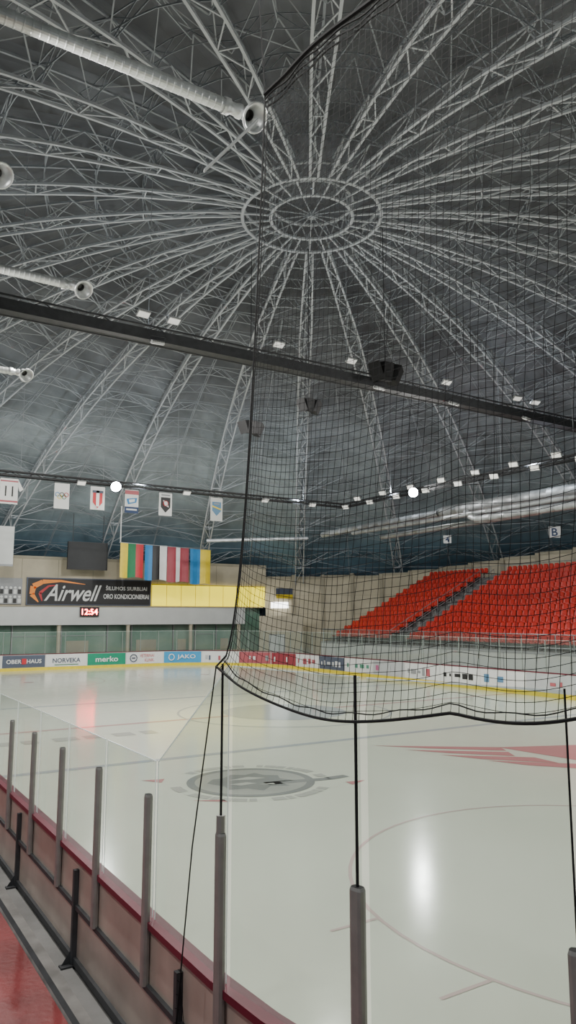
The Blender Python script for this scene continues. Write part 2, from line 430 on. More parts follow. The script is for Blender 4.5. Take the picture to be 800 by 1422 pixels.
for k in range(-4,12):
    s=SK(k)
    gpost(s,.66 if k>=0 else .3,2.33)
    if k<11:
        s2=SK(k+1)
        if k>=0: gpanel(s+.03,s2-.03,1.2,2.62,2.62)
        elif k==-1: gpanel(s+.03,s2-.03,1.2,3.6,2.62)
        else: gpanel(s+.03,s2-.03,1.2,3.6,3.6,sides=False)
    if k<0:
        mb=MB();o=per(s,.13,0)
        mb.tube([o+Vector((0,0,2.3)),o+Vector((0,0,3.62))],.011 if k>-3 else .006,'black',6)
        if k==-1: mb.tube([o+Vector((0,0,2.3)),o+Vector((0,0,2.46))],.035,'alu',8)
        r=mb.build('glass_joint_rod',loc=o+Vector((0,0,2.3)));top(r,'thin black rod joining tall corner glass sheets','rod','glass joint rods')
s=-1.5
while s<66:
    mb=MB();o=per(s,.08,0)
    mb.tube([o+Vector((0,0,1.0)),o+Vector((0,0,2.75))],.032,'alu',6)
    r=mb.build('glass_post',loc=o+Vector((0,0,1)));top(r,'slim grey post between distant rink glass sheets','post','glass posts on the far boards')
    gpanel(s,s+1.5,1.2,2.8,2.8)
    s+=1.5

mb=MB();SS=ring_s(SL-13,SL+43,.6)
strip(mb,SS,.34,0,.34,.08,'kerb');strip(mb,SS,.34,.08,.46,.08,'kerb');strip(mb,SS,.46,.08,.50,.04,'dark');strip(mb,SS,.50,.04,.52,.0,'kerb')
top(mb.build('kerb_rail'),'low grey metal kerb running beside the boards','kerb')
mb=MB();strip(mb,SS,.14,.0,.34,.0,'concrete');top(mb.build('gutter_strip'),'narrow grey concrete gutter beside the boards','gutter')
mb=MB();strip(mb,SS,.52,.02,4.0,.02,'carpet');top(mb.build('red_floor_mat'),'red rubber walkway matting along the boards','floor mat')

# ---------------------------------------------------------------- dome
TOPZ,RB,SR=22.8,44.0,62.0
def dz(r): return TOPZ-(SR-math.sqrt(SR*SR-r*r))
NR=26
RA=math.radians(58)
def rib():
    mb=MB()
    N=27;r0,r1=3.35,44.0
    A=[];B=[];C=[]
    for i in range(N+1):
        r=r0+(r1-r0)*i/N
        w=.17+.22*min(1,i/6)
        sl=r/SR
        A.append(Vector((r,-w,dz(r))));B.append(Vector((r,w,dz(r))))
        C.append(Vector((r+sl*1.0,0,dz(r)+.95)))
    mb.tube(A,.072,'steel',4);mb.tube(B,.072,'steel',4);mb.tube(C,.06,'steel2',4)
    for i in range(N):
        if i%2==0: mb.tube([A[i],B[i+1]],.034,'steel',4)
        else: mb.tube([B[i],A[i+1]],.034,'steel',4)
        if i%3==0: mb.tube([A[i],B[i]],.036,'steel',4)
        for Q in(A,B):
            if i%2==0: mb.tube([Q[i],C[i+1]],.028,'steel',4)
            else: mb.tube([C[i],Q[i+1]],.028,'steel',4)
    return mb
r0=rib().build('roof_truss');r0.location=DC;r0.rotation_euler=(0,0,RA)
top(r0,'light grey curved lattice roof truss radiating from the centre ring','roof truss','radial roof trusses')
for i in range(1,NR):
    c=r0.copy();c.rotation_euler=(0,0,RA+2*pi*i/NR);COL.objects.link(c)
mb=MB();N=30;A=[];B=[]
for i in range(N+1):
    r=12+(44-12)*i/N;h=1.15+.35*r/30
    A.append(Vector((r,0,dz(r)+h-.35)));B.append(Vector((r,0,dz(r)+h)))
mb.tube(A,.026,'steel2',4);mb.tube(B,.026,'steel2',4)
for i in range(N): mb.tube([A[i],B[i+1]] if i%2 else [B[i],A[i+1]],.018,'steel2',3)
j0=mb.build('roof_joist');j0.location=DC;j0.rotation_euler=(0,0,RA+pi/NR)
top(j0,'slender grey lattice joist between two roof trusses','roof joist','roof joists')
for i in range(1,NR):
    c=j0.copy();c.rotation_euler=(0,0,RA+2*pi*(i+.5)/NR);COL.objects.link(c)
def purl(r,heavy):
    mb=MB()
    w=.034 if heavy else .023
    zz=dz(r)
    def P(a,dr,h): return DC+Vector(((r+dr)*math.cos(a),(r+dr)*math.sin(a),dz(r+dr)+h))
    for i in range(NR):
        a0=RA+2*pi*i/NR;a1=RA+2*pi*(i+1)/NR;am=(a0+a1)/2
        B=lambda u:.5*math.sin(pi*u)*(r/30)
        L=lambda u:a0+(a1-a0)*u
        mb.tube([P(L(u/4),0,1.0+B(u/4)) for u in range(5)],w,'steel2',3,False)
        mb.tube([P(L(u/4),0,.45+B(u/4)) for u in range(5)],w,'steel2',3,False)
        n=max(2,int(r*.2))
        for j in range(n):
            u0=j/n;um=(j+.5)/n;u1=(j+1)/n
            mb.tube([P(L(u0),0,1.0+B(u0)),P(L(um),0,.45+B(um)),P(L(u1),0,1.0+B(u1))],w*.7,'steel2',3,False)
        if r>7:
            for s_,e_ in((a0,a1),(a1,a0)):
                mb.tube([P(s_,0,.0),P(am,1.9,1.0+B(.5))],w*.9,'steel2',3,False)
                mb.tube([P(s_,0,.0),P(s_*.7+e_*.3,0,1.0+B(.3))],w*.85,'steel2',3,False)
                if heavy and r>14: mb.tube([P(s_,0,.0),P(am,0,1.0+B(.5))],w*.8,'steel2',3,False)
                if heavy and (i*3+int(r))%2==0: mb.tube([P(s_,0,.9),P(e_,2.1,.9)],w*.6,'steel2',3,False)
    o=mb.build('roof_purlin_ring',loc=DC+Vector((0,0,zz)))
    top(o,'thin grey lattice purlin ring tying the roof trusses','roof purlin','purlin rings')
r=5.8;k=0
while r<42.5:
    purl(r,k%2==0); r+=2.1;k+=1
cr=empty('roof_centre_ring',DC+Vector((0,0,TOPZ)),'grey double steel ring with spokes at the roof apex','roof ring')
for rad,nm in((3.3,'outer_ring'),(1.95,'inner_ring')):
    mb=MB();N=40
    for h in(0,.75):
        mb.tube([DC+Vector((rad*math.cos(2*pi*i/N),rad*math.sin(2*pi*i/N),TOPZ-.08+h)) for i in range(N)],.085,'steel',6,closed=True)
    for i in range(N):
        a=2*pi*i/N;b2=2*pi*(i+1)/N
        p=lambda q,h:DC+Vector((rad*math.cos(q),rad*math.sin(q),TOPZ-.08+h))
        mb.tube([p(a,0),p(b2,.75)] if i%2 else [p(a,.75),p(b2,0)],.035,'steel',4)
    mb.build(nm,parent=cr)
mb=MB()
for i in range(NR):
    a=RA+2*pi*i/NR
    d=Vector((math.cos(a),math.sin(a),0))
    mb.tube([DC+d*1.95+Vector((0,0,TOPZ-.05)),DC+d*3.3+Vector((0,0,TOPZ-.05))],.05,'steel',4)
    if i%2==0: mb.tube([DC+d*.1+Vector((0,0,TOPZ+.1)),DC+d*1.95+Vector((0,0,TOPZ-.05))],.03,'steel2',4)
mb.rev(DC+Vector((0,0,TOPZ-.05)),(0,0,1),[(0,.01),(0,.2),(.3,.2),(.3,.01)],'steel2',16)
mb.build('spokes',parent=cr)
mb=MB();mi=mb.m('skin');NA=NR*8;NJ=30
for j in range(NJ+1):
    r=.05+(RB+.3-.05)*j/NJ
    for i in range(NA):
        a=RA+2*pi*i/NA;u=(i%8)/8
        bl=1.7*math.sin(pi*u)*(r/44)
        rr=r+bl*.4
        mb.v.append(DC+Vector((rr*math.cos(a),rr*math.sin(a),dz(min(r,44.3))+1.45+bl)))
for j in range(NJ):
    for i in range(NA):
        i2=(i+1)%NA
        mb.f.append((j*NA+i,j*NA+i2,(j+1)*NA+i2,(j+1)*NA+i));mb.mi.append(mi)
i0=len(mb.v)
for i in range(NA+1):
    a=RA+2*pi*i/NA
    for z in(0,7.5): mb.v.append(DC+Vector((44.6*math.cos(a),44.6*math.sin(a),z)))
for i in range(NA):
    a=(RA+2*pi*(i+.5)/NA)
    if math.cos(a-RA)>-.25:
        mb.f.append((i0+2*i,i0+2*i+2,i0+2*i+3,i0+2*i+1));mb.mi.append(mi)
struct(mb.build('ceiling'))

# ---------------------------------------------------------------- far walls
WY=36.7
mb=MB()
mb.box((-16,WY,4.8),(20.5,WY+.4,9.0),'cream')
mb.box((-16,WY-.04,8.75),(20.5,WY,9.0),'cream2')
for x in range(-15,21,3): mb.box((x-.02,WY-.02,4.8),(x+.02,WY,8.75),'cream2')
struct(mb.build('wall_north'))
mb=MB();mb.box((-16,WY-1.2,3.25),(17.5,WY,4.8),'fascia');mb.box((-16,WY-1.25,4.74),(17.5,WY,4.84),'cream2')
struct(mb.build('trim_1'))
mb=MB();mb.box((-16,WY+1.2,0),(20.5,WY+1.4,4.8),'teal')
mb.box((-16,WY-1.2,0),(17.5,WY-1.1,.9),'cream2')
struct(mb.build('wall_lower_north'))
wn=1
x=-16
rn=random.Random(8)
while x<17:
    w_=rn.choice([2.2,2.8,3.4,4.0])
    mb=MB();mb.box((x+.08,WY-.02,.9),(x+w_-.05,WY+.0,3.2),'teal')
    mb.box((x,WY-.08,.0),(x+.1,WY+.05,3.25),'rail')
    if rn.random()<.6: mb.box((x,WY-.08,2.3),(x+w_,WY+.02,2.36),'rail')
    if rn.random()<.5: mb.box((x+.5,WY-.06,.9),(x+w_*.6,WY-.03,1.9),'cream2')
    struct(mb.build('window_%d'%wn));wn+=1;x+=w_
for x in (-12,-6,0,6,12,17):
    mb=MB();mb.rev((x,WY-.9,0),(0,0,1),[(0,.2),(.1,.2),(.1,.16),(3.15,.16),(3.15,.2),(3.25,.2)],'cream',16)
    top(mb.build('column',loc=(x,WY-.9,0),smooth=False),'round cream column under the gallery front','column','gallery columns')
poly=[(20.5,36.7),(23.0,35.2),(25.2,33.2),(27.2,31.0),(28.9,28.6),(30.3,26.0),(31.4,23.0),(31.6,19.5),(31.8,16),(32,12.5),(32.1,9),(32.2,5.5),(32.2,2),(32.2,-2),(32.2,-6),(32.2,-12)]
hs=[7.9,7.9,8.0,7.9,8.1,8.3,8.5,8.7,8.9,9.1,9.4,9.6,9.8,10,10]
for i in range(len(poly)-1):
    a=Vector((*poly[i],0));b2=Vector((*poly[i+1],0));d=(b2-a).normalized();n=Vector((d.y,-d.x,0))
    mb=MB();R=Matrix((d,-n,Vector((0,0,1)))).transposed();L=(b2-a).length
    mb.box((0,0,0),(L+.05,.35,hs[i]),'cream',R,a)
    mb.box((L-.35,-.18,0),(L+.0,.0,hs[i]+.15),'cream2',R,a)
    mb.box((0,-.06,hs[i]-.25),(L,.0,hs[i]),'cream2',R,a)
    for zz in(2.4,4.2,6.0,7.6): mb.box((0,-.01,zz),(L,0,zz+.03),'cream2',R,a)
    struct(mb.build('wall_east_%d'%i))
a=Vector((18.5,34.5,0));R=Matrix.Rotation(math.radians(-32),3,'Z')
mb=MB();mb.box((0,0,0),(4.2,.2,4.0),'cream',R,a);mb.box((1.0,-.03,0),(2.4,0,2.2),'fascia',R,a);mb.box((.93,-.04,0),(1.0,0,2.27),'grey',R,a);mb.box((2.4,-.04,0),(2.47,0,2.27),'grey',R,a);mb.box((.93,-.04,2.2),(2.47,0,2.27),'grey',R,a)
struct(mb.build('door_1'))

def board_sign(name,x0,x1,z0,z1,y,k,label,cat='banner'):
    mb=MB();mb.box((x0,y-.06,z0),(x1,y,z1),k)
    o=mb.build(name,loc=((x0+x1)/2,y,z0));return top(o,label,cat)
X=(1,0,0);Z=(0,0,1)
W2=WY-.08
o=board_sign('advertising_banner',-2.6,8.35,4.9,7.2,W2,'slate','long dark advertising banner with white script and orange flame')
yy=W2-.08
mb=MB();mb.box((-2.5,yy+.005,4.98),(8.25,yy+.015,7.12),'blk');mb.build('dark_field',parent=o)
text('Airwell',o,(1.3,yy-.03,5.95),X,Z,4.9,1.4,'wht',shear=.45,bold=.014)
text('ŠILUMOS SIURBLIAI',o,(6.05,yy,6.45),X,Z,3.8,.42,'wht',bold=.012)
text('ORO KONDICIONIERIAI',o,(6.05,yy,5.7),X,Z,4.2,.42,'wht',bold=.012)
mb=MB()
P=[(-1.6,yy,5.15),(-2.15,yy,5.8),(-2.05,yy,6.45),(-1.3,yy,6.85),(.2,yy,6.95),(2.3,yy,6.7)];W_=[.04,.2,.24,.18,.09,.02]
for i in range(5):
    a=Vector(P[i]);c=Vector(P[i+1]);d=(c-a).normalized();n=Vector((-d.z,0,d.x))
    mb.face([a-n*W_[i],c-n*W_[i+1],c+n*W_[i+1],a+n*W_[i]],'orange')
P=[(-1.3,yy-.01,5.25),(-1.5,yy-.01,5.9),(-.8,yy-.01,6.5),(.0,yy-.01,6.6)];W_=[.04,.12,.08,.01]
for i in range(3):
    a=Vector(P[i]);c=Vector(P[i+1]);d=(c-a).normalized();n=Vector((-d.z,0,d.x))
    mb.face([a-n*W_[i],c-n*W_[i+1],c+n*W_[i+1],a+n*W_[i]],'redp')
mb.build('flame_swoosh',parent=o)
o=board_sign('photo_banner',-6.2,-2.95,4.95,7.1,W2,'grey','black and white team photo banner on the gallery wall')
mb=MB()
for i in range(9):
    for j in range(2):
        mb.rev((-5.95+i*.35,W2-.08,5.55+j*.75),(0,-1,0),[(0,.12),(.03,.1),(.04,.0)],'wht',8)
        mb.box((-6.08+i*.35,W2-.09,5.05+j*.75),(-5.82+i*.35,W2-.07,5.42+j*.75),'blk' if (i+j)%2 else 'wht')
mb.build('printed_team_rows',parent=o)
o=board_sign('backlit_sign_band',8.4,20.3,4.9,6.85,W2,'ylight','long translucent yellow backlit band on the gallery wall','sign')
mb=MB()
for i in range(9): mb.box((8.4+i*1.45,W2-.09,4.9),(8.44+i*1.45,W2-.06,6.85),'yellow')
mb.box((8.4,W2-.09,6.8),(20.3,W2-.06,6.88),'yellow');mb.build('frame',parent=o)
o=board_sign('hanging_sign',20.7,22.6,5.9,6.7,35.1,'slate','small dark sign with yellow lower stripe','sign')
mb=MB();mb.box((20.7,35.0,5.7),(22.6,35.03,6.1),'yel');mb.build('stripe',parent=o)
o=board_sign('window_glare_panel',20.2,22.2,4.75,5.35,35.2,'wglare','small glowing white panel for window glare beside the gallery','light')  # the glow stands for window glare, no lamp behind it
mb=MB();mb.box((1.6,WY-1.42,3.95),(3.2,WY-1.25,4.75),'blk')
o=mb.build('digital_clock',loc=(2.4,WY-1.3,3.95));top(o,'black digital wall clock with glowing red digits','clock')
text('12:54',o,(2.4,WY-1.45,4.35),X,Z,1.35,.5,'led',name='digits',bold=.01)
mb=MB();mb.box((.2,34.7,7.85),(3.6,34.95,10.2),'blk');mb.box((.28,34.67,7.93),(3.52,34.7,10.12),'screenblk')
o=mb.build('scoreboard',loc=(1.9,34.8,7.85));top(o,'dark unlit rectangular scoreboard screen hung above the gallery','scoreboard')
mb=MB();mb.tube([(.6,34.82,10.2),(.6,34.82,12.6)],.03,'dark',4);mb.tube([(3.2,34.82,10.2),(3.2,34.82,12.6)],.03,'dark',4);mb.build('hanger',parent=o)
mb=MB();mb.box((-7.5,32.6,7.8),(-4.6,32.7,10.9),'fascia');mb.box((-7.5,32.55,7.8),(-4.6,32.6,7.95),'grey');mb.tube([(-6,32.65,10.9),(-6,32.65,12.9)],.03,'dark',4)
top(mb.build('projection_screen',loc=(-6,32.6,7.8)),'pale grey hanging screen above the gallery','screen')

def flag(x0,w,zt,h,y,cols,label,ws=None):
    mb=MB();n=12;m=len(cols);ws=ws or [1/m]*m;acc=0
    for ci,c in enumerate(cols):
        for q in range(4):
            u0=acc+ws[ci]*q/4;u1=acc+ws[ci]*(q+1)/4
            for j in range(n):
                v0=j/n;v1=(j+1)/n
                f=lambda u,v:(x0+w*u,y+.06*math.sin(u*9+x0)*(.3+v),zt-h*v-.05*math.sin(u*7)*v)
                mb.face([f(u0,v1),f(u1,v1),f(u1,v0),f(u0,v0)],c)
        acc+=ws[ci]
    o=mb.build('national_flag',loc=(x0+w/2,y,zt));return top(o,label,'flag','national flags hung in a row')
FY=32.7
flag(4.0,2.05,10.1,2.9,FY,['yel','greend','redp'],'hanging flag with yellow, green and red bands')
flag(6.2,2.0,10.05,3.0,FY,['bluep','blk','wht'],'hanging flag with blue, black and white bands')
flag(8.25,2.0,9.98,3.05,FY,['redd','wht','redd'],'hanging flag with dark red, white, dark red bands',[.4,.2,.4])
flag(10.4,2.0,9.9,3.1,FY,['bluep','yel'],'hanging flag with blue and yellow bands')
mb=MB();mb.tube([(3.9,FY,10.13),(12.5,FY,9.87)],.03,'rail',6);mb.tube([(4.0,FY,10.15),(4.0,FY,13.2)],.05,'wht',6);mb.tube([(12.3,FY,9.85),(12.3,FY,12.4)],.015,'rail',4)
top(mb.build('flag_rod',loc=(8,FY,10)),'thin suspended rod carrying the national flags','flag rod')

# ---------------------------------------------------------------- beams
def beam(name,p,q,h,w,label,solid=True,hang=True):
    p=Vector(p);q=Vector(q);d=(q-p).normalized();n=Vector((-d.y,d.x,0));L=(q-p).length
    mb=MB()
    for a in(-w/2,w/2):
        for z in(0,h): mb.tube([p+n*a+Vector((0,0,z)),q+n*a+Vector((0,0,z))],.045,'dark',4)
        N=int(L/(1.1 if solid else .7))
        for i in range(N):
            z0,z1=(0,h) if i%2 else (h,0)
            mb.tube([p+n*a+d*(L*i/N)+Vector((0,0,z0)),p+n*a+d*(L*(i+1)/N)+Vector((0,0,z1))],.022,'dark',4)
    R=Matrix((d,n,Vector((0,0,1)))).transposed()
    if solid:
        mb.box((0,-w/2,.0),(L,w/2,.06),'dark',R,p)
        mb.box((0,-w/2-.02,.0),(L,-w/2,h*.75),'dark',R,p)
    else:
        mb.box((0,-w/2-.02,.0),(L,-w/2,h*.3),'dark',R,p)
    for i in range(int(L/5)+1):
        c=p+d*min(L,i*5+.5)
        rr=(c-DC);rr.z=0
        if hang and rr.length<43: mb.tube([c+Vector((0,0,h)),Vector((c.x,c.y,dz(rr.length)+.1))],.012,'steel2',4)
    o=mb.build(name,loc=p);return top(o,label,'lighting beam')
cb=beam('lighting_beam',(-22,0,15.0),(23,0,14.95),.55,.6,'long dark lattice lighting beam spanning the rink, lamps on top')
BY=17.6;BX=16.2;BZ=12.15
tb=beam('lighting_beam',(-18,BY,BZ),(BX,BY,BZ),.26,.35,'dark slim lighting beam with small banners hanging below',False)
rb=beam('lighting_beam',(BX,BY,BZ),(BX,-20,BZ),.26,.35,'dark slim lighting beam above the red stand with lamp row',False)
def flood(loc,aim,first=[None]):
    loc=Vector(loc)
    if first[0] is None:
        e=empty('floodlight',(0,0,0),'white rectangular floodlight fixed to a lighting beam','floodlight','floodlights on the beams')
        mb=MB();mb.box((-.26,-.16,.02),(.26,.16,.10),'housing')
        for i in range(7): mb.box((-.24+i*.078,-.15,.10),(-.225+i*.078,.15,.15),'housing')
        mb.build('housing',parent=e)
        mb=MB();mb.box((-.23,-.13,0),(.23,.13,.022),'lens');mb.build('lens',parent=e)
        mb=MB();mb.tube([(-.29,0,.06),(-.29,0,.3),(.29,0,.3),(.29,0,.06)],.018,'dark',4);mb.build('bracket',parent=e)
        first[0]=e;o=e
    else: o=copy_tree(first[0])
    o.location=loc
    d=(Vector(aim)-loc).normalized()
    o.rotation_euler=(-d).to_track_quat('Z','Y').to_euler()
    return o
def lamp(loc,aim,power,size=.4,col=(1,.98,.93),nm='lamp_and_fill_light'):  # beam lamps, plus added fills that have no fixture
    l=bpy.data.lights.new('lamp','AREA');l.energy=power;l.size=size;l.color=col
    l.shape='SQUARE'
    o=bpy.data.objects.new(nm,l);COL.objects.link(o);o.location=loc
    d=(Vector(aim)-Vector(loc)).normalized();o.rotation_euler=d.to_track_quat('-Z','Y').to_euler()
    return o
for x in(-6.9,-5.6,-.6,3.4,9.5,14.8,16.3):
    flood((x,-.5,15.85),(x*.9,-9,0))
for x in(-6.3,5.0,9.9,15.4):
    flood((x,-.5,14.75),(x*.9,6,0))
i=0
y=-8
while y<17:
    flood((BX-.6,y,BZ-.15 if i%2 else BZ+.3),(0,y-6,0)); y+=1.45;i+=1
for x in(-12,-4,3,9,13): flood((x,BY-.5,BZ-.15),(x,8,0))
def spot(loc,aim):
    loc=Vector(loc);aim=Vector(aim);d=(aim-loc).normalized()
    e=empty('spotlight',loc,'round brightly lit spotlight on a lighting beam','spotlight','lit spotlights')
    mb=MB();mb.rev(loc-d*.35,d,[(0,.01),(0,.12),(.12,.2),(.34,.32),(.36,.32)],'dark',16);mb.build('lamp_body',parent=e)
    mb=MB();mb.rev(loc-d*.01,d,[(0,.01),(0,.30)],'bright',16)
    mb.build('lens',parent=e)
    mb=MB();mb.tube([loc-d*.2,loc-d*.2+Vector((0,0,.4))],.025,'dark',4);mb.build('bracket',parent=e)
spot((BX-.6,9.1,12.05),CAM+Vector((9,9,-4)))
spot((-1.85,BY-.55,12.0),CAM+Vector((8,6,-4)))
for x in(-10,-4,2): lamp((x,-.6,14.7),(x*.8,-8,0),620)
for x in(-10,0,10): lamp((x,.6,14.7),(x*.8,14,0),760)
for y in(-20,-14,-9): lamp((BX-.5,y,11.9),(5,y+3,0),700)
for y in(-24,-16,-8,2,12): lamp((-15.5,y,12.2),(-3,y,0),560)
for x in(-8,0,8): lamp((x,BY+.4,11.9),(x,29,1),560)
for x in(-6,6): lamp((x,-17,14.5),(x,-22,0),560)  # added out-of-view lights for the near ice, no fixtures here
for y in(-22,-12): lamp((-19.5,y,9.5),(-14.5,y+1,0),230)  # unseen fills added to brighten the boards and matting beside the camera
for y in(0,12): lamp((20,y,12.6),(27,y,5),150)  # added fills to lift the stand, no fixtures here
for x in(-16,-6,6,16): lamp((x,0,15.7),(x*1.3,6,30),85,nm='roof_fill_light',col=(.84,.92,1))  # unseen upward fills from here down, added to brighten the roof
for x in(-12,0,12): lamp((x,BY,12.6),(x*1.3,40,15),260,nm='roof_fill_light',col=(.84,.92,1))
for y in(-12,0,12): lamp((BX,y,12.6),(40,y*1.3,16),200,nm='roof_fill_light',col=(.84,.92,1))
for y in(-16,0,14): lamp((-17,y,12.6),(-36,y,18),170,nm='roof_fill_light',col=(.84,.92,1))

def hang(x,w,h,label,design):
    z=11.95;y=BY-.25
    mb=MB()
    mb.box((x-w/2,y-.01,z-h),(x+w/2,y+.01,z),'wht' if design!='blue' else 'fascia')
    mb.tube([(x-w/2-.05,y,z+.02),(x+w/2+.05,y,z+.02)],.02,'dark',4)
    for a in(-w/2,w/2): mb.tube([(x+a,y,z),(x+a,y,z+.3)],.01,'dark',4)
    o=mb.build('hanging_banner',loc=(x,y,z));top(o,label,'banner','small banners under the beam')
    f=y-.03;mb=MB()
    if design=='rings':
        for i,(dx,dzv,c) in enumerate([(-.27,.08,'bluep'),(0,.08,'blk'),(.27,.08,'redp'),(-.135,-.06,'yel'),(.135,-.06,'greend')]):
            mb.tube([(x+dx+.12*math.cos(q*pi/8),f,z-h/2+dzv+.12*math.sin(q*pi/8)) for q in range(16)],.022,c,4,closed=True)
    elif design=='redshield':
        mb.face([(x-.3,f,z-.25),(x-.3,f,z-1.0),(x,f,z-1.35),(x+.3,f,z-1.0),(x+.3,f,z-.25)],'redp')
        mb.face([(x-.10,f-.01,z-.25),(x-.10,f-.01,z-1.25),(x+.10,f-.01,z-1.25),(x+.10,f-.01,z-.25)],'wht')
        mb.face([(x-.34,f-.01,z-.25),(x-.34,f-.01,z-.4),(x+.34,f-.01,z-.4),(x+.34,f-.01,z-.25)],'slate')
    elif design=='redblue':
        mb.box((x-w/2,f,z-.3),(x+w/2,f+.01,z-.05),'redm');mb.box((x-w/2,f,z-h),(x+w/2,f+.01,z-h+.4),'navy')
        mb.face([(x-.35,f-.01,z-.6),(x-.25,f-.01,z-.95),(x+.3,f-.01,z-.8),(x+.35,f-.01,z-.5)],'bluep')
        mb.face([(x-.2,f-.02,z-.65),(x-.15,f-.02,z-.85),(x+.2,f-.02,z-.75),(x+.2,f-.02,z-.58)],'wht')
        mb.box((x-.35,f-.01,z-1.32),(x+.35,f,z-1.22),'wht')
    elif design=='black':
        mb.face([(x-.33,f,z-.3),(x-.33,f,z-.95),(x,f,z-1.3),(x+.33,f,z-.95),(x+.33,f,z-.3)],'blk')
        mb.face([(x-.2,f-.02,z-.5),(x-.05,f-.02,z-.85),(x+.22,f-.02,z-.95),(x+.1,f-.02,z-.55)],'wht')
        mb.tube([(x+.17*math.cos(q*pi/6),f-.02,z-.7+.17*math.sin(q*pi/6)) for q in range(12)],.025,'redp',4,closed=True)
        mb.box((x-.3,f-.01,z-.2),(x+.3,f,z-.1),'grey')
    elif design=='blue':
        mb.face([(x-.33,f,z-.3),(x-.33,f,z-.9),(x,f,z-1.25),(x+.33,f,z-.9),(x+.33,f,z-.3)],'mblue')
        mb.face([(x-.33,f-.01,z-.55),(x-.33,f-.01,z-.65),(x+.33,f-.01,z-.85),(x+.33,f-.01,z-.75)],'yel')
        mb.face([(x-.2,f-.01,z-.38),(x-.2,f-.01,z-.46),(x+.2,f-.01,z-.46),(x+.2,f-.01,z-.38)],'grey')
    elif design=='jersey':
        mb.box((x-w/2,f,z-.2),(x+w/2,f+.01,z-.12),'redm');mb.box((x-w/2,f,z-h+.1),(x+w/2,f+.01,z-h+.2),'redm')
        text('11',o,(x,f,z-.75),X,Z,.45,.6,'blk',name='number')
        mb.face([(x-w/2,f,z-.05),(x-w/2-.3,f,z-.6),(x-w/2-.1,f,z-.75),(x-w/2,f,z-.45)],'wht')
        mb.face([(x+w/2,f,z-.05),(x+w/2,f,z-.45),(x+w/2+.1,f,z-.75),(x+w/2+.3,f,z-.6)],'wht')
    mb.build('printed_emblem',parent=o)
hang(-8.15,1.0,1.5,'white hanging jersey with black number and red trim','jersey')
hang(-5.1,.9,1.55,'white hanging banner with five coloured rings','rings')
hang(-2.9,.9,1.45,'white hanging banner with red shield crest','redshield')
hang(-.7,.9,1.5,'white and blue hanging hockey banner with red top','redblue')
hang(1.6,.9,1.5,'white hanging banner with black shield crest','black')
hang(5.3,.9,1.6,'pale hanging banner with grey-blue and yellow shield','blue')

def speaker(loc,s=1.0):
    loc=Vector(loc);e=empty('loudspeaker_cluster',loc,'black loudspeaker cluster hanging from the roof','loudspeaker','hanging loudspeakers')
    mb=MB()
    for i,(a,t) in enumerate(((-.6,.3),(.0,.2),(.6,.3))):
        R=Matrix.Rotation(a,3,'Z')@Matrix.Rotation(t,3,'X')@Matrix.Rotation(a*.5,3,'Y')
        mb.box((-.24*s,-.25*s,-.38*s),(.24*s,.2*s,.38*s),'black',R,loc+Vector((a*.8*s,0,-.1*abs(a))))
        mb.rev(loc+Vector((a*.8*s,0,0))+R@Vector((0,-.26*s,-.1*s)),R@Vector((0,-1,0)),[(0,.17*s),(.01,.15*s),(-.03,.05*s),(-.02,.0)],'black',12)
    mb.build('speaker_box',parent=e)
    rr=(loc-DC);rr.z=0
    mb=MB();mb.tube([loc+Vector((0,0,.3*s)),Vector((loc.x,loc.y,dz(rr.length)+.1))],.02,'dark',4);mb.build('hanger',parent=e)
speaker((5.0,-1.0,15.5),1.15)
speaker((3.1,2.7,14.5),.85)
speaker((.7,4.4,13.4),.85)

# ---------------------------------------------------------------- ducts
def duct_ribbed(mb,p,q,r):
    p=Vector(p);q=Vector(q);d=q-p;L=d.length;prof=[];h=0;st=.13
    prof.append((0,r))
    while h<L-st:
        prof+=[(h+st*.75,r),(h+st*.82,r*1.035),(h+st*.96,r*1.035),(h+st,r)];h+=st
    prof.append((L,r))
    mb.rev(p,d,prof,'galv',20)
def nozzle_duct(yw,xe,z,r=.12,x0=-27,s=1.0):
    e=empty('air_duct',(x0,yw,z),'spiral galvanised air duct ending in a round jet nozzle','air duct','jet nozzle ducts')
    mb=MB();duct_ribbed(mb,(x0,yw,z),(xe-.55,yw,z),r);mb.build('duct_tube',parent=e,smooth=False)
    mb=MB();mb.rev((xe-.6,yw,z),(1,0,0),[(0,r*1.2),(.12,r*1.2),(.12,r*.9),(.25,r*.9),(.3,r*1.1),(.36,r*1.1)],'galv',20)
    ax=Vector((.25,-.74,-.62)).normalized()
    c=Vector((xe-.05,yw,z))
    q=lambda P:[(h*s,rr*s) for h,rr in P]
    mb.rev(c-ax*.22*s,ax,q([(0,.01),(.0,.08),(.06,.12),(.18,.15),(.28,.21),(.36,.265),(.40,.27),(.40,.24),(.34,.19)]),'galv',24)
    mb.rev(c-ax*.22*s,ax,q([(.34,.19),(.28,.14),(.2,.10)]),'galv',24)
    mb.build('nozzle',parent=e,smooth=True)
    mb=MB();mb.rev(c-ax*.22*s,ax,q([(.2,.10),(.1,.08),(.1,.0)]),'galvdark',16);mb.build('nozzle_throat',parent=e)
    mb=MB()
    for xx in(-24,-19):
        rr=(Vector((xx,yw,0))-DC).length
        if rr<43: mb.tube([(xx,yw,z+r),(xx,yw,dz(rr)+.5)],.008,'steel2',4)
    mb.build('hanger_wire',parent=e)
    return e
nozzle_duct(-16.5,-10.9,13.0,.12)
nozzle_duct(-7.8,-11.4,13.0)
nozzle_duct(.3,-11.1,12.9)
nozzle_duct(-12.3,-14.45,12.95)
mb=MB();mb.box((-.05,-.01,0),(.05,.01,1.45),'rail')
st=mb.build('hanging_strut');st.location=(-11.75,-16.3,11.75)
dv=(Vector((-10.75,-16.7,13.0))-Vector(st.location)).normalized();st.rotation_euler=dv.to_track_quat('Z','Y').to_euler()
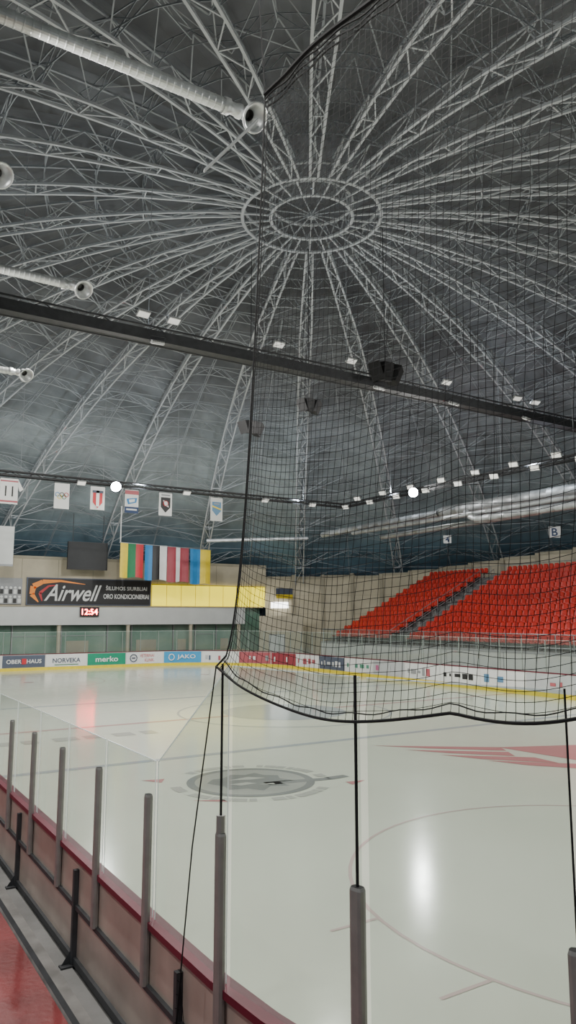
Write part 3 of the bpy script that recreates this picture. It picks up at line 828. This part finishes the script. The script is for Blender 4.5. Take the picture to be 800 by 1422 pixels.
top(st,'flat light grey metal strut hanging beside the duct nozzle','strut')
e=empty('ventilation_duct',(17.4,22,10.4),'group of silver ventilation ducts running above the stand','ventilation duct')
mb=MB()
def big(p,q,r):
    p=Vector(p);q=Vector(q);L=(q-p).length;prof=[(0,r)];h=0
    while h<L-1.2: prof+=[(h+1.1,r),(h+1.12,r*1.06),(h+1.18,r*1.06),(h+1.2,r)];h+=1.2
    prof.append((L,r));mb.rev(p,q-p,prof,'galvd',24)
big((18.2,-14,10.95),(18.2,9,10.95),.36)
mb.rev((18.2,9,10.95),(0,1,0),[(0,.36),(.4,.28),(.4,.24)],'galvd',24)
big((18.1,9.4,10.9),(17.6,22.5,10.6),.23)
big((17.2,-14,9.95),(17.2,4.5,9.95),.22)
mb.tube([(17.2,4.5,9.95),(17.2,5.2,9.98),(17.4,5.8,10.2),(17.8,6.6,10.6)],.2,'galvd',16)
big((17.3,-10,10.45),(17.3,18,10.3),.15)
big((19.3,2,10.2),(19.3,17,10.0),.18)
mb.build('duct_run',parent=e,smooth=True)
mb=MB()
for y in range(-12,22,4):
    rr=(Vector((18,y,0))-DC).length
    mb.tube([(18,y,11.2),(18,y,dz(rr)+.3)],.015,'dark',4)
mb.build('hanger',parent=e)
mb=MB();big((9,26.5,10.0),(16.5,23,10.3),.14)
top(mb.build('small_duct',loc=(9,26,10),smooth=True),'slim silver duct branching above the far corner','air duct')

# ---------------------------------------------------------------- grandstand
NRW=14;GX=18.3;GZ=2.0;DX=.8;DZ=.392;GY0,GY1=-8,23.2
st=empty('grandstand',(GX,GY1,0),'stepped grey grandstand carrying rows of red seats','grandstand')
mb=MB()
for i in range(NRW):
    mb.box((GX+i*DX,GY0,GZ+(i-1)*DZ if i else 0),(GX+NRW*DX+.8,GY1,GZ+i*DZ),'tier')
mb.build('tier',parent=st)
mb=MB();mb.box((GX-.4,GY0,0),(GX,GY1,1.9),'fascia');mb.box((GX-.45,GY0,1.85),(GX+.02,GY1,1.95),'grey')
y=GY0
while y<GY1: mb.box((GX-.42,y,0),(GX-.4,y+.05,1.9),'grey');y+=2.4
mb.face([(GX,GY1+.01,0),(GX,GY1+.01,GZ),(GX+NRW*DX,GY1+.01,GZ+NRW*DZ),(GX+NRW*DX+.8,GY1+.01,0)],'cream2')
mb.build('front_wall',parent=st)
AY0,AY1=13.9,15.2
mb=MB()
for i in range(NRW):
    mb.box((GX+i*DX-.0,AY0,GZ+i*DZ-.02),(GX+i*DX+.38,AY1,GZ+i*DZ+.0+.01),'concrete')
    mb.box((GX+i*DX+.4,AY0,GZ+i*DZ),(GX+i*DX+.8,AY1,GZ+i*DZ+.2),'concrete')
mb.build('aisle_step',parent=st)
for yy_ in(AY0-.05,AY1+.05):
    mb=MB();q=[]
    for i in range(0,NRW,2):
        p=Vector((GX+i*DX+.2,yy_,GZ+i*DZ));mb.tube([p,p+Vector((0,0,.95))],.022,'rail',5);q.append(p+Vector((0,0,.95)))
    mb.tube(q,.025,'rail',5);mb.tube([v-Vector((0,0,.45)) for v in q],.018,'rail',5)
    top(mb.build('aisle_handrail',loc=(GX,yy_,GZ)),'grey tubular handrail beside the stand aisle','handrail','aisle handrails')
mb=MB()
y=GY0
while y<=GY1: mb.tube([(GX-.2,y,1.95),(GX-.2,y,2.95)],.028,'rail',5);y+=1.2
for z in(2.2,2.95): mb.tube([(GX-.2,GY0,z),(GX-.2,GY1,z)],.026,'rail',5)
fr=mb.build('front_railing',loc=(GX-.2,GY1,2.4));top(fr,'grey tubular railing with clear infill along the stand front','railing')
mb=MB();mb.face([(GX-.2,GY0,2.2),(GX-.2,GY1,2.2),(GX-.2,GY1,2.95),(GX-.2,GY0,2.95)],'glass');mb.build('glass_infill',parent=fr)
mb=MB()
y=GY0
xb=GX+NRW*DX+.6
while y<=GY1: mb.tube([(xb,y,GZ+13*DZ),(xb,y,GZ+13*DZ+1.0)],.025,'rail',5);y+=1.5
mb.tube([(xb,GY0,GZ+13*DZ+1),(xb,GY1,GZ+13*DZ+1)],.025,'rail',5)
top(mb.build('back_railing',loc=(xb,GY1,GZ+13*DZ)),'grey railing behind the top seat row','railing')
def seat_geo(mb,ox=0,oy=0,oz=0):
    prof=[(-.02,.40,.19),(.0,.44,.215),(.10,.42,.22),(.28,.40,.22),(.38,.42,.22),(.43,.52,.22),(.46,.66,.215),(.48,.78,.19),(.485,.83,.12)]
    i0=len(mb.v);mi=mb.m('seat');n=len(prof)
    for (x,z,w) in prof:
        for u in(-1,-.6,.6,1):
            lift=.035 if abs(u)==1 else 0
            mb.v.append(Vector((ox+x-(lift if z>.5 else 0),oy+u*w,oz+z+(lift if z<=.5 else 0))))
    for j in range(n-1):
        for q in range(3):
            mb.f.append((i0+j*4+q,i0+j*4+q+1,i0+(j+1)*4+q+1,i0+(j+1)*4+q));mb.mi.append(mi)
    i1=len(mb.v)
    for (x,z,w) in prof:
        for u in(-1,1): mb.v.append(Vector((ox+x+.03,oy+u*w,oz+z-.03)))
    for j in range(n-1):
        mb.f.append((i1+2*j,i1+2*j+2,i1+2*j+3,i1+2*j+1));mb.mi.append(mi)
        mb.f.append((i0+4*j,i0+4*j+4,i1+2*j+2,i1+2*j));mb.mi.append(mi)
        mb.f.append((i0+4*j+3,i1+2*j+1,i1+2*j+3,i0+4*j+7));mb.mi.append(mi)
    mb.box((ox+.16,oy-.02,oz),(ox+.24,oy+.02,oz+.4),'seatd')
pos=[]
for i in range(NRW):
    y=GY0+.4
    while y<GY1-.3:
        if not(AY0-.3<y<AY1+.3): pos.append((GX+i*DX+.25,y,GZ+i*DZ))
        y+=.5
def vis(p):
    d=Vector(p)-CAM
    a=math.radians(32);vx=d.x*math.cos(a)-d.y*math.sin(a);vy=d.x*math.sin(a)+d.y*math.cos(a)
    return vx/vy<.40
far=[p for p in pos if vis(p)];side=[p for p in pos if not vis(p)]
far.sort(key=lambda p:(Vector(p)-CAM).length)
ind=far[:300];rest=far[300:]+side
sm=MB();seat_geo(sm);s0=sm.build('stadium_seat');s0.location=ind[0]
top(s0,'red plastic stadium seat bolted to a grey tier','seat','red seats on the grandstand')
for p in ind[1:]:
    c=s0.copy();c.location=p;COL.objects.link(c)
sm=MB()
for p in rest: seat_geo(sm,*p)
top(sm.build('stadium_seats'),'remaining rows of red plastic stadium seats','seat','red seats on the grandstand','stuff')
for (x,y,z,t,w) in((27.1,17.9,10.35,'4',.65),(29.1,8.7,10.2,'B',.85)):
    e=MB();R=Matrix.Rotation(math.radians(-50),3,'Z')
    e.box((-w/2,-.03,-w/2),(w/2,.03,w/2),'wht',R,(x,y,z))
    rr=(Vector((x,y,0))-DC).length
    e.tube([(x,y,z+w/2),(x,y,dz(rr)+.1)],.02,'dark',4)
    o=e.build('sector_sign',loc=(x,y,z));top(o,'white square sector sign with a dark blue character','sign')
    rv=R@Vector((1,0,0));nv=R@Vector((0,-1,0))
    text(t,o,Vector((x,y,z))+nv*.05,rv,Z,w*.5,w*.7,'navy',name='lettering',bold=.02)

# ---------------------------------------------------------------- protective net
SA=S0-1.48
SH=Vector((.31,-.2,0))
ZT=8.6
def zbot(s):
    if s<2.2:
        u=s/2.2;return 3.60-.15*u-.19*math.sin(pi*min(1,u))
    u=(s-2.2)/1.15
    k=int(u);u-=k
    za=3.45 if k==0 else 3.66;zb=3.66
    return za+(zb-za)*u*u-.05*math.sin(pi*u)
def netpt(s,v):
    p=per(SA-s,.19,0)
    z=zbot(s)+(ZT-zbot(s))*v
    ex=.38+.62*(1-math.exp(-s*1.2))
    p=p+SH*(max(v,0)**ex)
    n=per(SA-s,1.0)-per(SA-s,0)
    amp=min(1,s*3)
    p=p+n*amp*(.02*math.sin(s*5.3+v*4)*(1-v*.3)+.04*math.sin(s*2.1+1+v*2)*math.sin(pi*min(1,v)))
    p.z=z
    return p
CELL=.056;NS=int(6.2/CELL);NV=int(5.05/CELL)
mb=MB()
for i in range(NS+1):
    s_=i*CELL
    mb.tube([netpt(s_+.008*math.sin(j*.35+i),j/NV) for j in range(NV+1)],.0021,'cord',3,False)
for j in range(0,NV+1):
    v=j/NV
    mb.tube([netpt(i*CELL,max(0,v+.0012*math.sin(i*.5))) for i in range(NS+1)],.0021,'cord',3,False)
net=mb.build('safety_net',loc=per(SA,0,3.6));top(net,'black square-mesh safety net hanging above the corner glass','safety net')
mb=MB()
mb.tube([netpt(i*CELL,0) for i in range(NS+1)],.010,'cord',6)
mb.tube([netpt(i*CELL,.009)+Vector((0,0,.008*math.sin(i))) for i in range(NS+1)],.005,'cord',4)
mb.tube([netpt(i*CELL,1) for i in range(NS+1)],.022,'cord',6)
for a in range(3): mb.tube([netpt(i*CELL,.99-a*.008)+Vector((.01*a,0,.015*math.sin(i*.8+a))) for i in range(NS+1)],.008,'cord',4)
mb.tube([netpt(0,j/60) for j in range(61)],.008,'cord',5)
mb.tube([netpt(.05,j/60) for j in range(61)],.004,'cord',5)
mb.build('border_rope',parent=net)
mb=MB()
a=netpt(0,1)
mb.tube([a,a+Vector((-.12,.3,4.3))],.006,'cord',4)
for s_ in(1.5,3,4.5,6): p=netpt(s_,1);mb.tube([p,p+Vector((0,0,6))],.006,'cord',4)
mb.build('suspension_line',parent=net)
a=per(SA,.19,3.6)
c0=CAM+Vector((2.56,5.72,0))
mb=MB();mb.tube([a,Vector((c0.x+.06,c0.y-.1,2.2)),Vector((c0.x,c0.y,.95)),Vector((c0.x-.02,c0.y+.05,.1))],.006,'cord',4)
tc_=mb.build('tie_cord',loc=a);top(tc_,'thin black tie cord running down from the net corner','cord')
mb=MB()
for i in range(7):
    f=i/6
    mb.tube([Vector((c0.x+.03-.02*f,c0.y-.02,1.25)),Vector((c0.x-.03+.10*f,c0.y-.02+.03*f,.8)),Vector((c0.x-.06+.12*f,c0.y,.25))],.003,'cord',3)
for j in range(9):
    z=1.2-.1*j;w=.01+.05*j/9
    mb.tube([(c0.x-w,c0.y-.01,z),(c0.x+w,c0.y-.01,z-.02)],.003,'cord',3)
mb.build('gathered_net',parent=tc_)

# ---------------------------------------------------------------- world, camera
w=bpy.data.worlds.new('world');scene.world=w;w.use_nodes=True
bg=w.node_tree.nodes['Background'];bg.inputs[0].default_value=(.55,.62,.7,1);bg.inputs[1].default_value=.7
cam=bpy.data.cameras.new('camera');co=bpy.data.objects.new('camera',cam);COL.objects.link(co)
cam.sensor_fit='VERTICAL';cam.sensor_height=36;cam.lens=26;cam.clip_end=300
co.location=CAM;co.rotation_euler=(math.radians(98),0,math.radians(-32))
scene.camera=co
